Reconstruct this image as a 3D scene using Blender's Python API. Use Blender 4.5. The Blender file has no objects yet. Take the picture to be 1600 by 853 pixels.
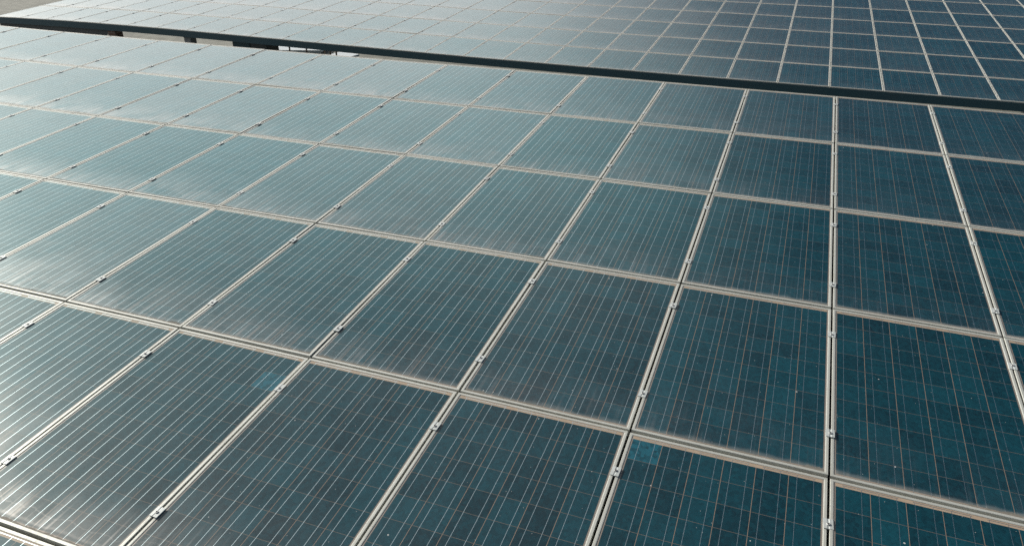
import bpy, bmesh, math, random
from mathutils import Matrix, Vector

S = bpy.context.scene
C = S.collection
rnd = random.Random(7)
R = math.radians

# ------------------------------------------------------------------ real sizes (metres)
PITCH_X, PITCH_Y = 1.012, 1.62462        # panel spacing along the row and up the slope
PW, PL = 1.000, 1.6056                   # panel outer size
LIP, DEPTH, GLASS_DROP = 0.0165, 0.040, 0.0028
TILT = R(2.482)                          # both arrays lean back by the same few degrees
SLOPE = Matrix.Rotation(TILT, 4, 'X')
NEAR = Vector((0, 0, 0))                 # top edge of the near array
FAR = Vector((0.19395, 6.81020, -1.79788))   # low edge of the far array, in the slope's own axes
FAR_TURN = Matrix(((0.9999955, 0.0003488, -0.0029646), (-0.0003570, 0.9999961, -0.0027606), (0.0029636, 0.0027617, 0.9999918)))
# neither array is dead flat: the long purlins sag by a few centimetres
def sag_near(x, y):
    x, y = x/10, y/10
    return -.09471*x*x - .06121*x**3 - .02655*y*y + .01607*x*y
def sag_far(x, y):
    x, y = x/10, y/10
    return .00446*x*x - .07476*x**3 - .02991*x**4 - .01331*x*y
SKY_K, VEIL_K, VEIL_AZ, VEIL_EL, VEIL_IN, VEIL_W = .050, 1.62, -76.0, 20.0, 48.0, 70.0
SUN_AZ, SUN_EL = -74.0, 25.0             # azimuth from +Y (negative: to the left), elevation

# ------------------------------------------------------------------ node helpers
class G:
    def __init__(self, name):
        self.m = bpy.data.materials.new(name)
        self.m.use_nodes = True
        self.t = self.m.node_tree
        self.t.nodes.clear()
    def n(self, kind, **kw):
        nd = self.t.nodes.new(kind)
        for k, v in kw.items():
            setattr(nd, k, v)
        return nd
    def put(self, sock, v):
        if isinstance(v, (int, float)):
            sock.default_value = v
        elif isinstance(v, (tuple, list)):
            sock.default_value = (*v, 1.0) if (sock.type == 'RGBA' and len(v) == 3) else v
        else:
            self.t.links.new(v, sock)
    def math(self, op, *a, clamp=False):
        nd = self.n('ShaderNodeMath', operation=op, use_clamp=clamp)
        for i, v in enumerate(a):
            self.put(nd.inputs[i], v)
        return nd.outputs[0]
    def add(self, a, b): return self.math('ADD', a, b)
    def sub(self, a, b): return self.math('SUBTRACT', a, b)
    def mul(self, a, b): return self.math('MULTIPLY', a, b)
    def div(self, a, b): return self.math('DIVIDE', a, b)
    def lt(self, a, b): return self.math('LESS_THAN', a, b)
    def gt(self, a, b): return self.math('GREATER_THAN', a, b)
    def mx(self, a, b): return self.math('MAXIMUM', a, b)
    def mn(self, a, b): return self.math('MINIMUM', a, b)
    def abs(self, a): return self.math('ABSOLUTE', a)
    def ramp(self, v, a, b, c=0.0, d=1.0, smooth=True):
        nd = self.n('ShaderNodeMapRange', clamp=True)
        nd.interpolation_type = 'SMOOTHSTEP' if smooth else 'LINEAR'
        for i, x in enumerate((v, a, b, c, d)):
            self.put(nd.inputs[i], x)
        return nd.outputs[0]
    def mixc(self, f, a, b, blend='MIX'):
        nd = self.n('ShaderNodeMix', data_type='RGBA', blend_type=blend, clamp_factor=True)
        self.put(nd.inputs[0], f); self.put(nd.inputs[6], a); self.put(nd.inputs[7], b)
        return nd.outputs[2]
    def xyz(self, x, y, z):
        nd = self.n('ShaderNodeCombineXYZ')
        for i, v in enumerate((x, y, z)):
            self.put(nd.inputs[i], v)
        return nd.outputs[0]
    def noise(self, vec, scale, detail=3.0, rough=0.55, dist=0.0):
        nd = self.n('ShaderNodeTexNoise')
        self.put(nd.inputs['Vector'], vec)
        nd.inputs['Scale'].default_value = scale
        nd.inputs['Detail'].default_value = detail
        nd.inputs['Roughness'].default_value = rough
        nd.inputs['Distortion'].default_value = dist
        return nd.outputs['Fac']
    def vor(self, vec, scale, what='Color', feature='F1'):
        nd = self.n('ShaderNodeTexVoronoi', feature=feature)
        self.put(nd.inputs['Vector'], vec)
        nd.inputs['Scale'].default_value = scale
        return nd.outputs[what]
    def white(self, vec):
        nd = self.n('ShaderNodeTexWhiteNoise', noise_dimensions='3D')
        self.put(nd.inputs['Vector'], vec)
        return nd.outputs['Value']
    def principled(self, **kw):
        nd = self.n('ShaderNodeBsdfPrincipled')
        for k, v in kw.items():
            self.put(nd.inputs[k.replace('_', ' ')], v)
        return nd.outputs[0]
    def mixs(self, f, a, b):
        nd = self.n('ShaderNodeMixShader')
        self.put(nd.inputs[0], f); self.put(nd.inputs[1], a); self.put(nd.inputs[2], b)
        return nd.outputs[0]
    def out(self, sh):
        self.put(self.n('ShaderNodeOutputMaterial').inputs[0], sh)
        return self.m
    def sep(self, v):
        nd = self.n('ShaderNodeSeparateXYZ'); self.put(nd.inputs[0], v)
        return nd.outputs

# ------------------------------------------------------------------ materials
def solar_glass():
    g = G('solar_glass')
    co = g.n('ShaderNodeTexCoord').outputs['Object']
    x, y, _ = g.sep(co)
    info = g.n('ShaderNodeObjectInfo')
    pr = info.outputs['Random']
    pr2 = g.white(g.xyz(pr, g.mul(pr, 17.0), 3.3))
    pr3 = g.white(g.xyz(g.mul(pr, 9.0), pr, 1.7))
    # a copy of the coordinates that differs for each panel
    vec = g.xyz(g.add(x, g.mul(pr, 91.0)), g.add(y, g.mul(pr2, 53.0)), g.mul(pr, 13.0))
    vx, vy, vz = g.sep(vec)
    cx, cy = 0.1588, 0.15385                       # cell pitch
    mx0 = (PW - 6*cx)/2
    my0 = 0.0275
    u = g.div(g.sub(x, mx0), cx)
    v = g.div(g.sub(y, my0), cy)
    fu, fv = g.math('FRACT', u), g.math('FRACT', v)
    iu, iv = g.math('FLOOR', u), g.math('FLOOR', v)
    gap_u = g.gt(g.abs(g.sub(fu, .5)), .5 - .0014/cx)      # between strings
    gap_v = g.gt(g.abs(g.sub(fv, .5)), .5 - .0011/cy)      # between cells of one string
    inside = g.mul(g.mul(g.gt(u, .01), g.lt(u, 5.99)), g.mul(g.gt(v, .01), g.lt(v, 9.99)))
    gap = g.mx(g.mx(gap_u, gap_v), g.sub(1.0, inside))
    # the tabbing ribbons, two on each string of cells
    bus = g.lt(g.abs(g.sub(g.abs(g.sub(fu, .5)), .25)), .00110/cx)
    bus = g.mul(bus, g.mul(g.gt(v, -.085), g.lt(v, 10.07)))
    bus = g.mul(bus, g.mul(g.gt(u, 0.0), g.lt(u, 6.0)))
    # cross ribbons in the two end margins, joining strings in pairs
    top_pair = g.math('FRACT', g.div(u, 2.0))
    rib_t = g.mul(g.lt(g.abs(g.sub(v, 10.085)), .011), g.mul(g.gt(top_pair, .10), g.lt(top_pair, .90)))
    bot_pair = g.math('FRACT', g.div(g.add(u, 1.0), 2.0))
    rib_b = g.mul(g.lt(g.abs(g.sub(v, -.075)), .011), g.mul(g.gt(bot_pair, .10), g.lt(bot_pair, .90)))
    rib = g.mul(g.mx(rib_t, rib_b), g.mul(g.gt(u, 0.1), g.lt(u, 5.9)))
    metal = g.mx(bus, rib)
    # polycrystalline cells: every cell its own tone, grains inside
    cellr = g.white(g.xyz(iu, iv, g.mul(pr, 77.0)))
    strr = g.white(g.xyz(iu, 4.0, g.mul(pr, 31.0)))
    grain = g.sep(g.vor(g.xyz(vx, g.mul(vy, .8), vz), 62.0))[0]
    blot = g.noise(vec, 7.0, 3.0)
    tone = g.add(g.mul(cellr, .50), g.add(g.mul(grain, .46), g.add(g.mul(blot, .25), g.mul(strr, .22))))
    tone = g.add(tone, g.mul(g.sub(pr3, .5), .25))
    cell = g.mixc(g.ramp(tone, .20, 1.30, smooth=False), (.0006, .0215, .0335), (.0036, .0640, .0890))
    odd = g.n('ShaderNodeAttribute', attribute_type='OBJECT', attribute_name='odd_cell').outputs['Fac']
    idx = g.add(g.add(iu, g.mul(iv, 6.0)), 1.0)
    isodd = g.mul(g.lt(g.abs(g.sub(idx, odd)), .5), inside)
    cell = g.mixc(g.mul(isodd, g.ramp(g.add(g.mul(grain, .6), g.mul(blot, .5)), .15, .75, .25, .80)), cell, (.010, .120, .170))
    back = g.mixc(g.noise(vec, 26.0), (.21, .145, .105), (.32, .245, .19))
    back = g.mixc(g.gt(v, 9.99), back, g.mixc(g.noise(vec, 18.0), (.34, .25, .175), (.50, .39, .29)))
    back = g.mixc(g.mul(g.gt(g.abs(g.sub(x, PW/2)), PW/2 - mx0), .7), back, (.27, .25, .225))
    back = g.mixc(g.mul(gap_v, inside), back, (.16, .13, .105))
    colr = g.mixc(gap, cell, back)
    under = g.principled(Base_Color=colr, Roughness=.55, Specular_IOR_Level=.0)
    ribbon = g.principled(Base_Color=(.50, .62, .65), Metallic=.9, Roughness=.34)
    under = g.mixs(metal, under, ribbon)
    # front glass: finely textured
    tex = g.noise(vec, 900.0, 1.0)
    bump = g.n('ShaderNodeBump'); bump.inputs['Strength'].default_value = .03; bump.inputs['Distance'].default_value = .001
    g.put(bump.inputs['Height'], tex)
    gl = g.n('ShaderNodeBsdfGlossy', distribution='GGX')
    gl.inputs['Roughness'].default_value = .20
    lw = g.n('ShaderNodeLayerWeight'); lw.inputs[0].default_value = .5
    g.put(gl.inputs['Color'], g.mixc(g.ramp(lw.outputs['Facing'], .60, .90), (.50, .94, .98), (.87, .92, .905)))
    fr = g.n('ShaderNodeFresnel'); fr.inputs['IOR'].default_value = 1.33
    sh = g.mixs(fr.outputs[0], under, gl.outputs[0])
    # dust: an even film, washed down the slope and caught behind the low edge of the frame
    streak = g.noise(g.xyz(g.mul(vx, 26.0), g.mul(vy, 2.2), vz), 1.0, 4.0, .6)
    cloud = g.noise(vec, 3.2, 4.0, .6)
    fine = g.noise(vec, 160.0, 2.0, .7)
    edge_n = g.noise(g.xyz(g.mul(vx, 7.0), g.mul(vy, 2.0), vz), 1.0, 3.0)
    yl = g.sub(y, LIP)
    wash = g.mul(g.math('POWER', g.ramp(yl, 0.0, g.add(.45, g.mul(pr3, .65)), 1.0, 0.0, False), 1.6), g.ramp(cloud, .30, .68, .35, 1.25))
    # runs left by drying water: long thin tongues that start at odd heights
    run = g.noise(g.xyz(g.mul(vx, 42.0), g.mul(vy, .9), vz), 1.0, 2.0, .5)
    run_len = g.noise(g.xyz(g.mul(vx, 15.0), vz, 0.0), 1.0, 2.0)
    runs = g.mul(g.ramp(run, .52, .70), g.ramp(yl, 0.0, g.add(.02, g.mul(run_len, .9)), 1.0, 0.0))
    wash = g.mul(wash, g.add(.62, g.mul(runs, 1.5)))
    tide = g.ramp(g.abs(g.sub(yl, g.add(g.mul(edge_n, .16), g.mul(pr2, .05)))), 0.0, .006, 1.0, 0.0)
    low = g.ramp(yl, 0.0, g.add(.012, g.mul(edge_n, .075)), 1.0, 0.0)
    film = g.mul(g.add(.68, g.mul(pr2, .62)), g.add(.55, g.mul(g.add(g.mul(cloud, .55), g.mul(streak, .45)), .9)))
    film = g.mul(film, g.ramp(fine, .25, .75, .80, 1.20))
    side = g.mul(g.ramp(g.mn(g.sub(x, LIP), g.sub(PW - LIP, x)), 0.0, .016, 1.0, 0.0), .10)
    # little bright droppings and grit
    sp = g.vor(vec, 11.0, 'Distance')
    spr = g.sep(g.vor(vec, 11.0, 'Color'))[1]
    spots = g.mul(g.lt(sp, g.mul(.055, g.math('POWER', spr, 2.0))), g.gt(spr, .55))
    tau = g.add(g.add(g.mul(film, .034), g.add(g.mul(wash, .072), g.mul(tide, .022))), g.add(g.mul(low, .22), side))
    facing = g.n('ShaderNodeLayerWeight'); facing.inputs[0].default_value = .5
    cosv = g.mx(g.sub(1.0, facing.outputs['Facing']), .05)
    cover = g.sub(1.0, g.math('EXPONENT', g.mul(g.div(tau, cosv), -1.0)))
    dust_c = g.mixc(low, (.50, .50, .48), (.42, .39, .345))
    dd = g.n('ShaderNodeBsdfDiffuse'); g.put(dd.inputs[0], dust_c)
    dg = g.n('ShaderNodeBsdfGlossy', distribution='GGX'); dg.inputs['Roughness'].default_value = .40
    dg.inputs['Color'].default_value = (.68, .635, .60, 1)
    dust = g.mixs(g.ramp(g.add(low, side), 0.0, .6, .93, .18), dd.outputs[0], dg.outputs[0])
    sh = g.mixs(cover, sh, dust)
    # the crust of silt that dried behind the low frame
    cr = g.noise(g.xyz(g.mul(vx, 9.0), 0.0, vz), 1.0, 5.0, .7)
    crn = g.noise(vec, 70.0, 3.0, .7)
    pool = g.ramp(g.math('ABSOLUTE', g.sub(x, g.mul(g.gt(pr3, .22), PW))), .0, .85, 1.5, .35, False)   # water stands in one corner
    crw = g.mul(g.mul(g.ramp(cr, .32, .70, .001, .022), pool), g.add(.6, g.mul(crn, .8)))
    crust = g.lt(yl, crw)
    silt = g.n('ShaderNodeBsdfDiffuse'); g.put(silt.inputs[0], g.mixc(crn, (.10, .095, .08), (.30, .28, .24)))
    sh = g.mixs(g.mul(crust, .75), sh, silt.outputs[0])
    drop = g.n('ShaderNodeBsdfDiffuse'); drop.inputs[0].default_value = (.62, .62, .60, 1)
    sp2 = g.vor(g.xyz(g.add(vx, 3.7), vy, vz), 34.0, 'Distance')
    spr2 = g.sep(g.vor(g.xyz(g.add(vx, 3.7), vy, vz), 34.0, 'Color'))[0]
    grit = g.mul(g.lt(sp2, g.mul(.085, spr2)), g.gt(spr2, .80))
    sh = g.mixs(g.mx(g.mul(spots, .75), g.mul(grit, .45)), sh, drop.outputs[0])
    return g.out(sh)

def metal(name, col, met, rough, dirt=(.30, .27, .23), amount=.5, scale=5.0):
    g = G(name)
    geo = g.n('ShaderNodeNewGeometry').outputs['Position']
    a = g.noise(geo, scale, 4.0, .6)
    b = g.noise(geo, scale*14, 3.0, .6)
    f = g.mul(g.ramp(g.add(g.mul(a, .6), g.mul(b, .4)), .42, .68), amount)
    c = g.mixc(f, col, dirt)
    return g.out(g.principled(Base_Color=c, Metallic=g.sub(met, g.mul(f, met)), Roughness=g.add(rough, g.mul(b, .15))))

def rough_mat(name, a, b, scale, rough=.9, bump=.0):
    g = G(name)
    co = g.n('ShaderNodeTexCoord').outputs['Object']
    n1 = g.noise(co, scale, 5.0, .6)
    n2 = g.noise(co, scale*11, 3.0, .6)
    c = g.mixc(g.ramp(g.add(g.mul(n1, .6), g.mul(n2, .4)), .35, .65), a, b)
    return g.out(g.principled(Base_Color=c, Roughness=rough))

def brick_mat(name, a, b, mortar):
    g = G(name)
    co = g.n('ShaderNodeTexCoord').outputs['Object']
    x, y, z = g.sep(co)
    br = g.n('ShaderNodeTexBrick'); br.offset = .5
    g.put(br.inputs['Vector'], g.xyz(g.add(x, y), z, 0.0))
    for k, v in (('Color1', a), ('Color2', b), ('Mortar', mortar)):
        br.inputs[k].default_value = (*v, 1)
    br.inputs['Scale'].default_value = 1.0
    br.inputs['Brick Width'].default_value = .23; br.inputs['Row Height'].default_value = .075
    br.inputs['Mortar Size'].default_value = .008
    return g.out(g.principled(Base_Color=br.outputs['Color'], Roughness=.9))

def ground_mat():
    g = G('dry_ground')
    p = g.n('ShaderNodeNewGeometry').outputs['Position']
    x, y, z = g.sep(p)
    n1 = g.noise(p, .12, 5.0, .6)
    n2 = g.noise(p, 2.4, 6.0, .65)
    n3 = g.noise(p, 26.0, 4.0, .7)
    c = g.mixc(g.ramp(g.add(g.mul(n1, .5), g.mul(n2, .5)), .38, .62), (.16, .160, .136), (.27, .268, .228))
    c = g.mixc(g.mul(g.ramp(n3, .52, .72), .45), c, (.12, .115, .095))
    # wheel ruts of the service track running past the left end of the array
    w = g.add(g.add(x, g.mul(y, .24)), g.mul(g.noise(p, .25, 2.0), 1.6))
    rut = g.mx(g.ramp(g.abs(g.sub(w, -27.2)), .10, .42, 1.0, 0.0), g.ramp(g.abs(g.sub(w, -28.9)), .10, .42, 1.0, 0.0))
    c = g.mixc(g.mul(rut, g.ramp(n2, .3, .7, .35, .9)), c, (.42, .385, .32))
    # scrubby verge between track and array
    verge = g.mul(g.ramp(g.abs(g.sub(w, -24.6)), .4, 1.3, 1.0, 0.0), g.ramp(n2, .40, .58))
    c = g.mixc(g.mul(verge, .75), c, (.085, .090, .062))
    b = g.n('ShaderNodeBump'); b.inputs['Strength'].default_value = .5; b.inputs['Distance'].default_value = .04
    g.put(b.inputs['Height'], n2)
    sh = g.n('ShaderNodeBsdfPrincipled'); g.put(sh.inputs['Base Color'], c); sh.inputs['Roughness'].default_value = .95
    g.put(sh.inputs['Normal'], b.outputs[0])
    return g.out(sh.outputs[0])

M_GLASS = solar_glass()
M_FRAME = metal('anodised_aluminium', (.57, .575, .525), .25, .42, (.36, .345, .285), .45, 3.0)
M_CLAMP = metal('clamp_aluminium', (.60, .63, .61), .2, .45, (.30, .29, .27), .35, 9.0)
M_BOLT = metal('bolt_steel', (.48, .48, .47), .5, .4, (.12, .09, .07), .4, 30.0)
M_BEAM = metal('beam_steel', (.016, .060, .080), .1, .5, (.026, .060, .072), .4, 1.5)
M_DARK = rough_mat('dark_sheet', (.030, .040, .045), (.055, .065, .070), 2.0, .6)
M_BRICK = brick_mat('brown_brick', (.16, .085, .06), (.11, .065, .05), (.22, .20, .18))
M_CONC = rough_mat('grey_concrete', (.16, .17, .175), (.27, .27, .265), 3.0)
M_PALE = rough_mat('pale_board', (.46, .52, .55), (.60, .64, .65), 2.0, .5)
M_WOOD = rough_mat('weathered_timber', (.09, .07, .055), (.17, .135, .105), 4.0)
M_GROUND = ground_mat()

# ------------------------------------------------------------------ mesh helpers
def link(name, bm, mat, parent=None, mats=()):
    me = bpy.data.meshes.new(name)
    bmesh.ops.recalc_face_normals(bm, faces=bm.faces)
    bm.to_mesh(me); bm.free()
    me.materials.append(mat)
    o = bpy.data.objects.new(name, me); C.objects.link(o)
    if parent: o.parent = parent
    return o

def box(bm, lo, hi, bev=0.0, m=None):
    r = bmesh.ops.create_cube(bm, size=1.0)
    vs = r['verts']
    for v in vs:
        v.co = Vector(((lo[i]+hi[i])/2 + v.co[i]*(hi[i]-lo[i]) for i in range(3)))
    if bev:
        es = list({e for v in vs for e in v.link_edges})
        rr = bmesh.ops.bevel(bm, geom=es, offset=bev, segments=2, affect='EDGES', profile=.5)
        vs = list({v for f in rr['faces'] for v in f.verts} | {v for v in vs if v.is_valid})
    if m is not None:
        bmesh.ops.transform(bm, matrix=m, verts=vs)
    return vs

def loft(bm, rings):
    """Join closed rings of equally many points one after the other."""
    vr = [[bm.verts.new(p) for p in r] for r in rings]
    k = len(rings[0])
    for a, b in zip(vr, vr[1:]):
        for i in range(k):
            bm.faces.new((a[i], a[(i+1) % k], b[(i+1) % k], b[i]))
    return vr

def tag(o, label, cat, group=None):
    o['label'] = label; o['category'] = cat
    if group: o['group'] = group
    return o

def empty(name, loc=(0, 0, 0)):
    o = bpy.data.objects.new(name, None); C.objects.link(o)
    o.location = loc; o.empty_display_size = .2
    return o

# ------------------------------------------------------------------ one solar panel
def rect(i, z):
    return [(i, i, z), (PW-i, i, z), (PW-i, PL-i, z), (i, PL-i, z)]

def frame_mesh():
    bm = bmesh.new()
    prof = [(.0015, -DEPTH), (0, -DEPTH+.001), (0, -.0012), (.0010, 0), (LIP-.0040, 0), (LIP-.0034, -.0005), (LIP-.0010, -.0006), (LIP, -.0014), (LIP, -.0075), (.0035, -.0080), (.0035, -DEPTH)]
    vr = loft(bm, [rect(i, z) for i, z in prof])
    for a, b in ((vr[-1], vr[0]),):
        for i in range(4):
            bm.faces.new((a[i], a[(i+1) % 4], b[(i+1) % 4], b[i]))
    return bm

def glass_mesh():
    bm = bmesh.new()
    box(bm, (.004, .004, -GLASS_DROP-.0042), (PW-.004, PL-.004, -GLASS_DROP))
    return bm

def clamp_mesh():
    bm = bmesh.new()
    w, l = .0225, .031
    # pressed plate: two wings on the frames, shallow trough down the gap
    sec = [(-w, .0008), (-w, .0042), (-.0055, .0046), (-.0040, .0030), (.0040, .0030), (.0055, .0046), (w, .0042), (w, .0008)]
    rings = [[(x*s, yy, z) for x, z in sec] for yy, s in ((-l, .97), (-l+.0015, 1.0), (l-.0015, 1.0), (l, .97))]
    vr = loft(bm, rings)
    bm.faces.new(vr[0]); bm.faces.new(vr[-1])
    # turned-down lips into the gap
    box(bm, (-.0045, -l+.003, -.030), (-.0030, l-.003, .0020))
    box(bm, (.0030, -l+.003, -.030), (.0045, l-.003, .0020))
    return bm

def bolt_mesh():
    bm = bmesh.new()
    k = 14
    ring = lambda r, z: [(r*math.cos(2*math.pi*i/k), r*math.sin(2*math.pi*i/k), z) for i in range(k)]
    vr = loft(bm, [ring(.0045, -.025), ring(.0045, .003), ring(.0078, .0031), ring(.0078, .0080), ring(.0070, .0088),
                   ring(.0048, .0088), ring(.0044, .0034)])
    bm.faces.new(vr[0]); bm.faces.new(vr[-1])
    return bm

proto = empty('solar_panel')
p_frame = link('frame', frame_mesh(), M_FRAME, proto)
p_glass = link('glass', glass_mesh(), M_GLASS, proto)
off = Vector((-PW/2, -PL/2, DEPTH))
p_frame.location = off; p_glass.location = off
clamps = []
for fy in (.193, .807):
    c = link('clamp', clamp_mesh(), M_CLAMP, proto)
    c.location = off + Vector((PW + (PITCH_X-PW)/2, fy*PL, 0))
    b = link('bolt', bolt_mesh(), M_BOLT, c)
    clamps.append((c, b))

ORD = 'zeroth first second third fourth fifth sixth seventh eighth ninth tenth eleventh twelfth thirteenth fourteenth fifteenth sixteenth ' \
      'seventeenth eighteenth nineteenth twentieth twenty-first twenty-second twenty-third twenty-fourth'.split()
used = [False]
def panel(origin, c, r, label, group, with_clamps=True, odd=0):
    """Column c starts at seam c, row r starts at seam r; both are counted in the slope's own axes."""
    if not used[0]:
        t, gl, fr, cl = proto, p_glass, p_frame, clamps
        used[0] = True
    else:
        t = proto.copy(); C.objects.link(t)
        fr = p_frame.copy(); C.objects.link(fr); fr.parent = t
        gl = p_glass.copy(); C.objects.link(gl); gl.parent = t
        if with_clamps:
            for a, b in clamps:
                a2 = a.copy(); C.objects.link(a2); a2.parent = t
                a2.location.y += rnd.uniform(-.012, .012)
                a2.rotation_euler.z = rnd.uniform(-.07, .07)
                b2 = b.copy(); C.objects.link(b2); b2.parent = a2
                b2.location.y = rnd.uniform(-.006, .006); b2.rotation_euler.z = rnd.uniform(0, 1)
    x, y = (c+.5)*PITCH_X, (r+.5)*PITCH_Y
    sag = sag_near if origin is NEAR else sag_far
    sx = (sag(x+.5, y) - sag(x-.5, y))
    sy = (sag(x, y+.5) - sag(x, y-.5))
    ctr = Vector((x + rnd.uniform(-.001, .001), y + rnd.uniform(-.0015, .0015), sag(x, y) - DEPTH + rnd.uniform(-.0006, .0006)))
    lean = Matrix.Rotation(math.atan(sy) + rnd.uniform(-.0028, .0028), 4, 'X') @ Matrix.Rotation(-math.atan(sx) + rnd.uniform(-.0028, .0028), 4, 'Y') \
        @ Matrix.Rotation(rnd.uniform(-.0008, .0008), 4, 'Z')
    turn = Matrix.Identity(4) if origin is NEAR else FAR_TURN.to_4x4()
    mw = SLOPE @ Matrix.Translation(origin) @ turn @ Matrix.Translation(ctr) @ lean
    t.location = mw.translation; t.rotation_euler = mw.to_euler()
    if odd: gl['odd_cell'] = float(odd)
    tag(t, label, 'solar panel', group)
    return t

def where(c):
    return (ORD[c+1] + ' column right') if c >= 0 else (ORD[-c] + ' column left')

near_rows = {-1: (-15, 2), -2: (-13, 2), -3: (-11, 2), -4: (-9, 2), -5: (-7, 1), -6: (-6, 0)}
for r, (a, b) in near_rows.items():
    for c in range(a, b+1):
        look = 'dusty' if c < -5 - (r > -3) else ('blueish' if c < -1 else 'dark')
        lab = f'{look} near array panel, {ORD[-r]} row from top, {where(c)} of the vertical seam'
        odd = 0
        if (c, r) == (-1, -5):
            odd = 1 + 0 + 6*9; lab = 'dark near array panel with one lighter blue cell in its top left corner'
        if (c, r) == (-4, -5):
            odd = 1 + 5 + 6*8; lab = 'near array panel with a pale teal cell beside the clamp on its right edge'
        panel(NEAR, c, r, lab, 'panels of the near solar array', True, odd)

far_rows = {0: (-23, 4), 1: (-23, 4), 2: (-23, 5), 3: (-18, 5), 4: (-12, 5), 5: (-6, 6), 6: (0, 6)}
for r, (a, b) in far_rows.items():
    for c in range(a, b+1):
        look = 'hazy' if c < -8 else ('blueish' if c < -1 else 'dark')
        lab = f'{look} far panel, {ORD[r+1]} row above dark beam, {where(c)} of its vertical seam'
        panel(FAR, c, r, lab, 'panels of the far solar array', r < 4)

# ribbed sheet added under the near array to keep sunlight out of the gaps
bm = bmesh.new()
n = 76
sec = [(-16.0 + 19.0*i/n, -.150 if i % 4 in (0, 1) else -.185) for i in range(n+1)]
top = [[bm.verts.new(SLOPE @ Vector((x, y, z))) for x, z in sec] for y in (-10.0, -.06)]
bot = [[bm.verts.new(SLOPE @ Vector((x, y, z-.002))) for x, z in sec] for y in (-10.0, -.06)]
for i in range(n):
    bm.faces.new((top[0][i], top[0][i+1], top[1][i+1], top[1][i]))
    bm.faces.new((bot[0][i], bot[1][i], bot[1][i+1], bot[0][i+1]))
o = link('gap_shade_sheet', bm, M_DARK)
tag(o, 'dark ribbed sheet added under the near panels to shade their gaps', 'deck')

# ------------------------------------------------------------------ what carries the far array
def edge_at(u):
    """Point of the far array's low edge, u metres along the row."""
    return SLOPE @ (FAR + FAR_TURN @ Vector((u, 0, sag_far(u, 0))))
low = edge_at(-17.0)
GROUND_Z = low.z - 2.35
x0, x1 = edge_at(-23.0*PITCH_X).x, edge_at(7.0*PITCH_X).x
def beam_mesh(fl=.055, th=.005, top=-.020, bot=-.180):
    """A deep angle section, its web towards the near array, following the sag of the panels."""
    bm = bmesh.new()
    rings = []
    for i in range(31):
        e = edge_at((-23.0 + i)*PITCH_X)
        y, z0, z1 = e.y-.0015, e.z+bot, e.z+top
        rings.append([(e.x, yy, zz) for yy, zz in ((y, z0), (y+fl, z0), (y+fl, z0+th), (y+th, z0+th), (y+th, z1), (y, z1))])
    vr = loft(bm, rings)
    bm.faces.new(vr[0]); bm.faces.new(vr[-1])
    return bm
b = link('support_beam', beam_mesh(), M_BEAM)
tag(b, 'long dark steel beam under the low edge of the far array', 'beam')

def pillar(x, y, w, mat, label, name='pillar'):
    t = empty(name, (x, y, GROUND_Z))
    bm = bmesh.new()
    box(bm, (-w/2, -w/2, -.3), (w/2, w/2, edge_at(x).z-.181-GROUND_Z-.02), .008)
    link('shaft', bm, mat, t)
    bm = bmesh.new()
    box(bm, (-w/2-.015, -w/2-.015, edge_at(x).z-.181-GROUND_Z-.0195), (w/2+.015, w/2+.015, edge_at(x).z-.1815-GROUND_Z))
    link('cap_plate', bm, M_BEAM, t)
    return tag(t, label, 'pillar', 'pillars under the far array')
pillar(-18.68, low.y+.18, .27, M_BRICK, 'brown brick pillar under the beam, leftmost one showing')
pillar(-16.06, low.y+.18, .22, M_CONC, 'grey concrete pillar under the beam, right of the brick one')

# dark slant-ended sheet standing in for shade under the beam's left end
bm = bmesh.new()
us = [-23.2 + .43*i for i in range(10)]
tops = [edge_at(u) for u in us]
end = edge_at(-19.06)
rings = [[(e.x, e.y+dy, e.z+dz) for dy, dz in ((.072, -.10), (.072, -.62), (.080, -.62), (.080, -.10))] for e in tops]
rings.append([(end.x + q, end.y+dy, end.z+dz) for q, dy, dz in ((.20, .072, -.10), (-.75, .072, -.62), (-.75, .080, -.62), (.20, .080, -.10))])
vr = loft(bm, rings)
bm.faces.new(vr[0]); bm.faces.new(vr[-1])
o = link('shade_patch_sheet', bm, M_DARK)
tag(o, 'dark sheet added for the shaded patch under the beam at the left end', 'shade sheet')

# cabinet shape added to stand in for a shaded patch under the beam
t = empty('shade_patch_cabinet', (-14.25, low.y+.55, GROUND_Z))
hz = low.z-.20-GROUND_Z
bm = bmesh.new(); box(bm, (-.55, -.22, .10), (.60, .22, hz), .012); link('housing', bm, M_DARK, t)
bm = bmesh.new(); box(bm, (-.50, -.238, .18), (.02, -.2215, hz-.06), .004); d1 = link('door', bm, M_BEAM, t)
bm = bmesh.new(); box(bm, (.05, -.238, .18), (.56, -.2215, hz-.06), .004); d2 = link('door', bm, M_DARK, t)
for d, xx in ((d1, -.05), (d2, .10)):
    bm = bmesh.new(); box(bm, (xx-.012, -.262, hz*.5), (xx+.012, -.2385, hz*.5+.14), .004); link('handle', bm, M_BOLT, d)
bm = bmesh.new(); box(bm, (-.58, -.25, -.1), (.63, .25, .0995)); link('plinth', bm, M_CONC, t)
tag(t, 'dark cabinet added for the shaded patch under the beam, right of the pillars', 'cabinet')

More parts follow.
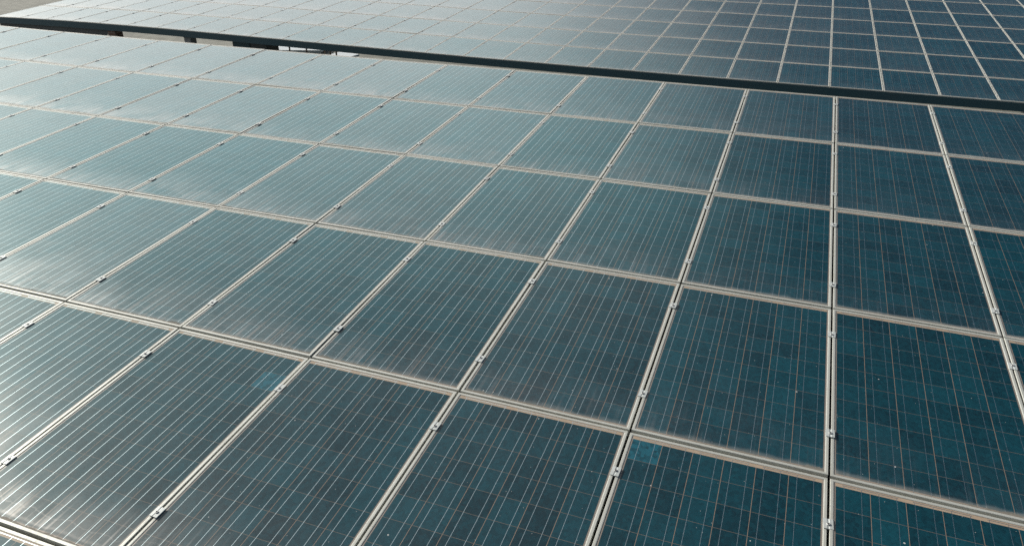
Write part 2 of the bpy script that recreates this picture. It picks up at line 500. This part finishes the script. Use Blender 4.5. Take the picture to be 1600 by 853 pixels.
# pale boards on timber trestles, seen on the ground through the gap
def board_stack(x, y, rz, n, l, w, label):
    t = empty('board_stack', (x, y, GROUND_Z)); t.rotation_euler.z = rz
    bm = bmesh.new()
    rr = random.Random(n)
    for i in range(n):
        dx = rr.uniform(-.06, .06)
        box(bm, (-l/2+dx, -w/2, .09+i*.035), (l/2+dx, w/2, .122+i*.035), .004)
    link('boards', bm, M_PALE, t)
    for s in (-1, 1):
        bm = bmesh.new()
        for q in (-1, 1):
            box(bm, (s*l*.32-.04, q*w*.36-.04, -.02), (s*l*.32+.04, q*w*.36+.04, .055))
        box(bm, (s*l*.32-.05, -w*.48, .0555), (s*l*.32+.05, w*.48, .0895))
        link('trestle', bm, M_WOOD, t)
    for q in (-.42, -.12, .21):
        bm = bmesh.new(); box(bm, (q*l-.025, -w*.56-.02, -.02), (q*l+.025, -w*.56+.02, .62), .004); link('prop', bm, M_WOOD, t)
    return tag(t, label, 'board stack', 'pale boards behind the beam')
board_stack(-18.3, 15.1, .35, 3, 1.9, 1.2, 'stack of pale boards on dark trestles in the gap under the beam')
board_stack(-16.2, 14.6, -.2, 2, .9, .8, 'small pale board stack in the gap, right of the larger boards')

# ------------------------------------------------------------------ ground
bm = bmesh.new()
bmesh.ops.create_grid(bm, x_segments=60, y_segments=60, size=600)
o = link('ground', bm, M_GROUND); o.location = (0, 0, GROUND_Z); o['kind'] = 'structure'

# ------------------------------------------------------------------ light
w = bpy.data.worlds.new('World'); S.world = w; w.use_nodes = True
nt = w.node_tree
sky = nt.nodes.new('ShaderNodeTexSky'); sky.sky_type = 'NISHITA'; sky.sun_disc = False
sky.sun_elevation = R(SUN_EL); sky.sun_rotation = R(SUN_AZ)
sky.air_density = .6; sky.dust_density = 1.0; sky.ozone_density = 2.5
# a bright veil of thin high cloud round the sun, in the sky's own directions
class W(G):
    def __init__(self, tree): self.t = tree
g = W(nt)
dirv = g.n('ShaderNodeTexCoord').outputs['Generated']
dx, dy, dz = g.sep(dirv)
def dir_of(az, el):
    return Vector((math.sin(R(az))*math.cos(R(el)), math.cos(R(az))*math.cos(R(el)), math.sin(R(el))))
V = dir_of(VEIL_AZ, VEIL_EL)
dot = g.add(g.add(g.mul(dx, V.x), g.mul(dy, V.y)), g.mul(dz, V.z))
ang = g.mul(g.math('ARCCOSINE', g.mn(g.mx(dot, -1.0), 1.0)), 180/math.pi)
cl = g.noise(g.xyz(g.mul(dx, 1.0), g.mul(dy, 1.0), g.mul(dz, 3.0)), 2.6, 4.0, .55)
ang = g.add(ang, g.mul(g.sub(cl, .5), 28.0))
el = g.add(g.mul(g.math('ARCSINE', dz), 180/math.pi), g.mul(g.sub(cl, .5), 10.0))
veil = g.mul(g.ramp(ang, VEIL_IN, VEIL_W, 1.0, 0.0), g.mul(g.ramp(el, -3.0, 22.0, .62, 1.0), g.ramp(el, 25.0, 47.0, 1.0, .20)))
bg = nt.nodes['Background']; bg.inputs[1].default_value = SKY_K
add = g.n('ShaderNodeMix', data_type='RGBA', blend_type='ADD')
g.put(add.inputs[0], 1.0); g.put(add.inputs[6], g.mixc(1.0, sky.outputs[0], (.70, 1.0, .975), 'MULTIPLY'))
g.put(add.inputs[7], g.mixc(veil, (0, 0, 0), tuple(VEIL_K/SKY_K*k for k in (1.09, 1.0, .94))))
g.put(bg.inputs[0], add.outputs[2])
sd = bpy.data.lights.new('sun', 'SUN'); sd.energy = 4.8; sd.angle = R(.53); sd.color = (1.0, .962, .875)
so = bpy.data.objects.new('sun', sd); C.objects.link(so)
D = Vector((math.sin(R(SUN_AZ))*math.cos(R(SUN_EL)), math.cos(R(SUN_AZ))*math.cos(R(SUN_EL)), math.sin(R(SUN_EL))))
so.rotation_euler = D.to_track_quat('Z', 'Y').to_euler(); so.location = (-20, 0, 20)

# ------------------------------------------------------------------ camera (a drone just above the near array)
cam = bpy.data.cameras.new('camera'); co = bpy.data.objects.new('camera', cam); C.objects.link(co)
cam.sensor_fit = 'HORIZONTAL'; cam.sensor_width = 36.0; cam.lens = 36.0*1186.05/1600.0
cam.clip_start = .05; cam.clip_end = 3000
rows = [(0.9372626211763243, 0.34829700135606123, -0.015098933471335285),
        (-0.1636928206620782, 0.4779079015061036, 0.8630229997743997),
        (0.30780422253323403, -0.8064076118950556, 0.504938931026579)]
rot = Matrix(rows).transposed().to_4x4()
co.matrix_world = SLOPE @ Matrix.Translation((-0.48500384, -9.62706983, 2.80961033)) @ rot
S.camera = co

S.view_settings.view_transform = 'Standard'; S.view_settings.look = 'None'
S.view_settings.exposure = 0.0; S.view_settings.gamma = 1.0
S.render.engine = 'CYCLES'
S.cycles.use_denoising = False
S.cycles.max_bounces = 6
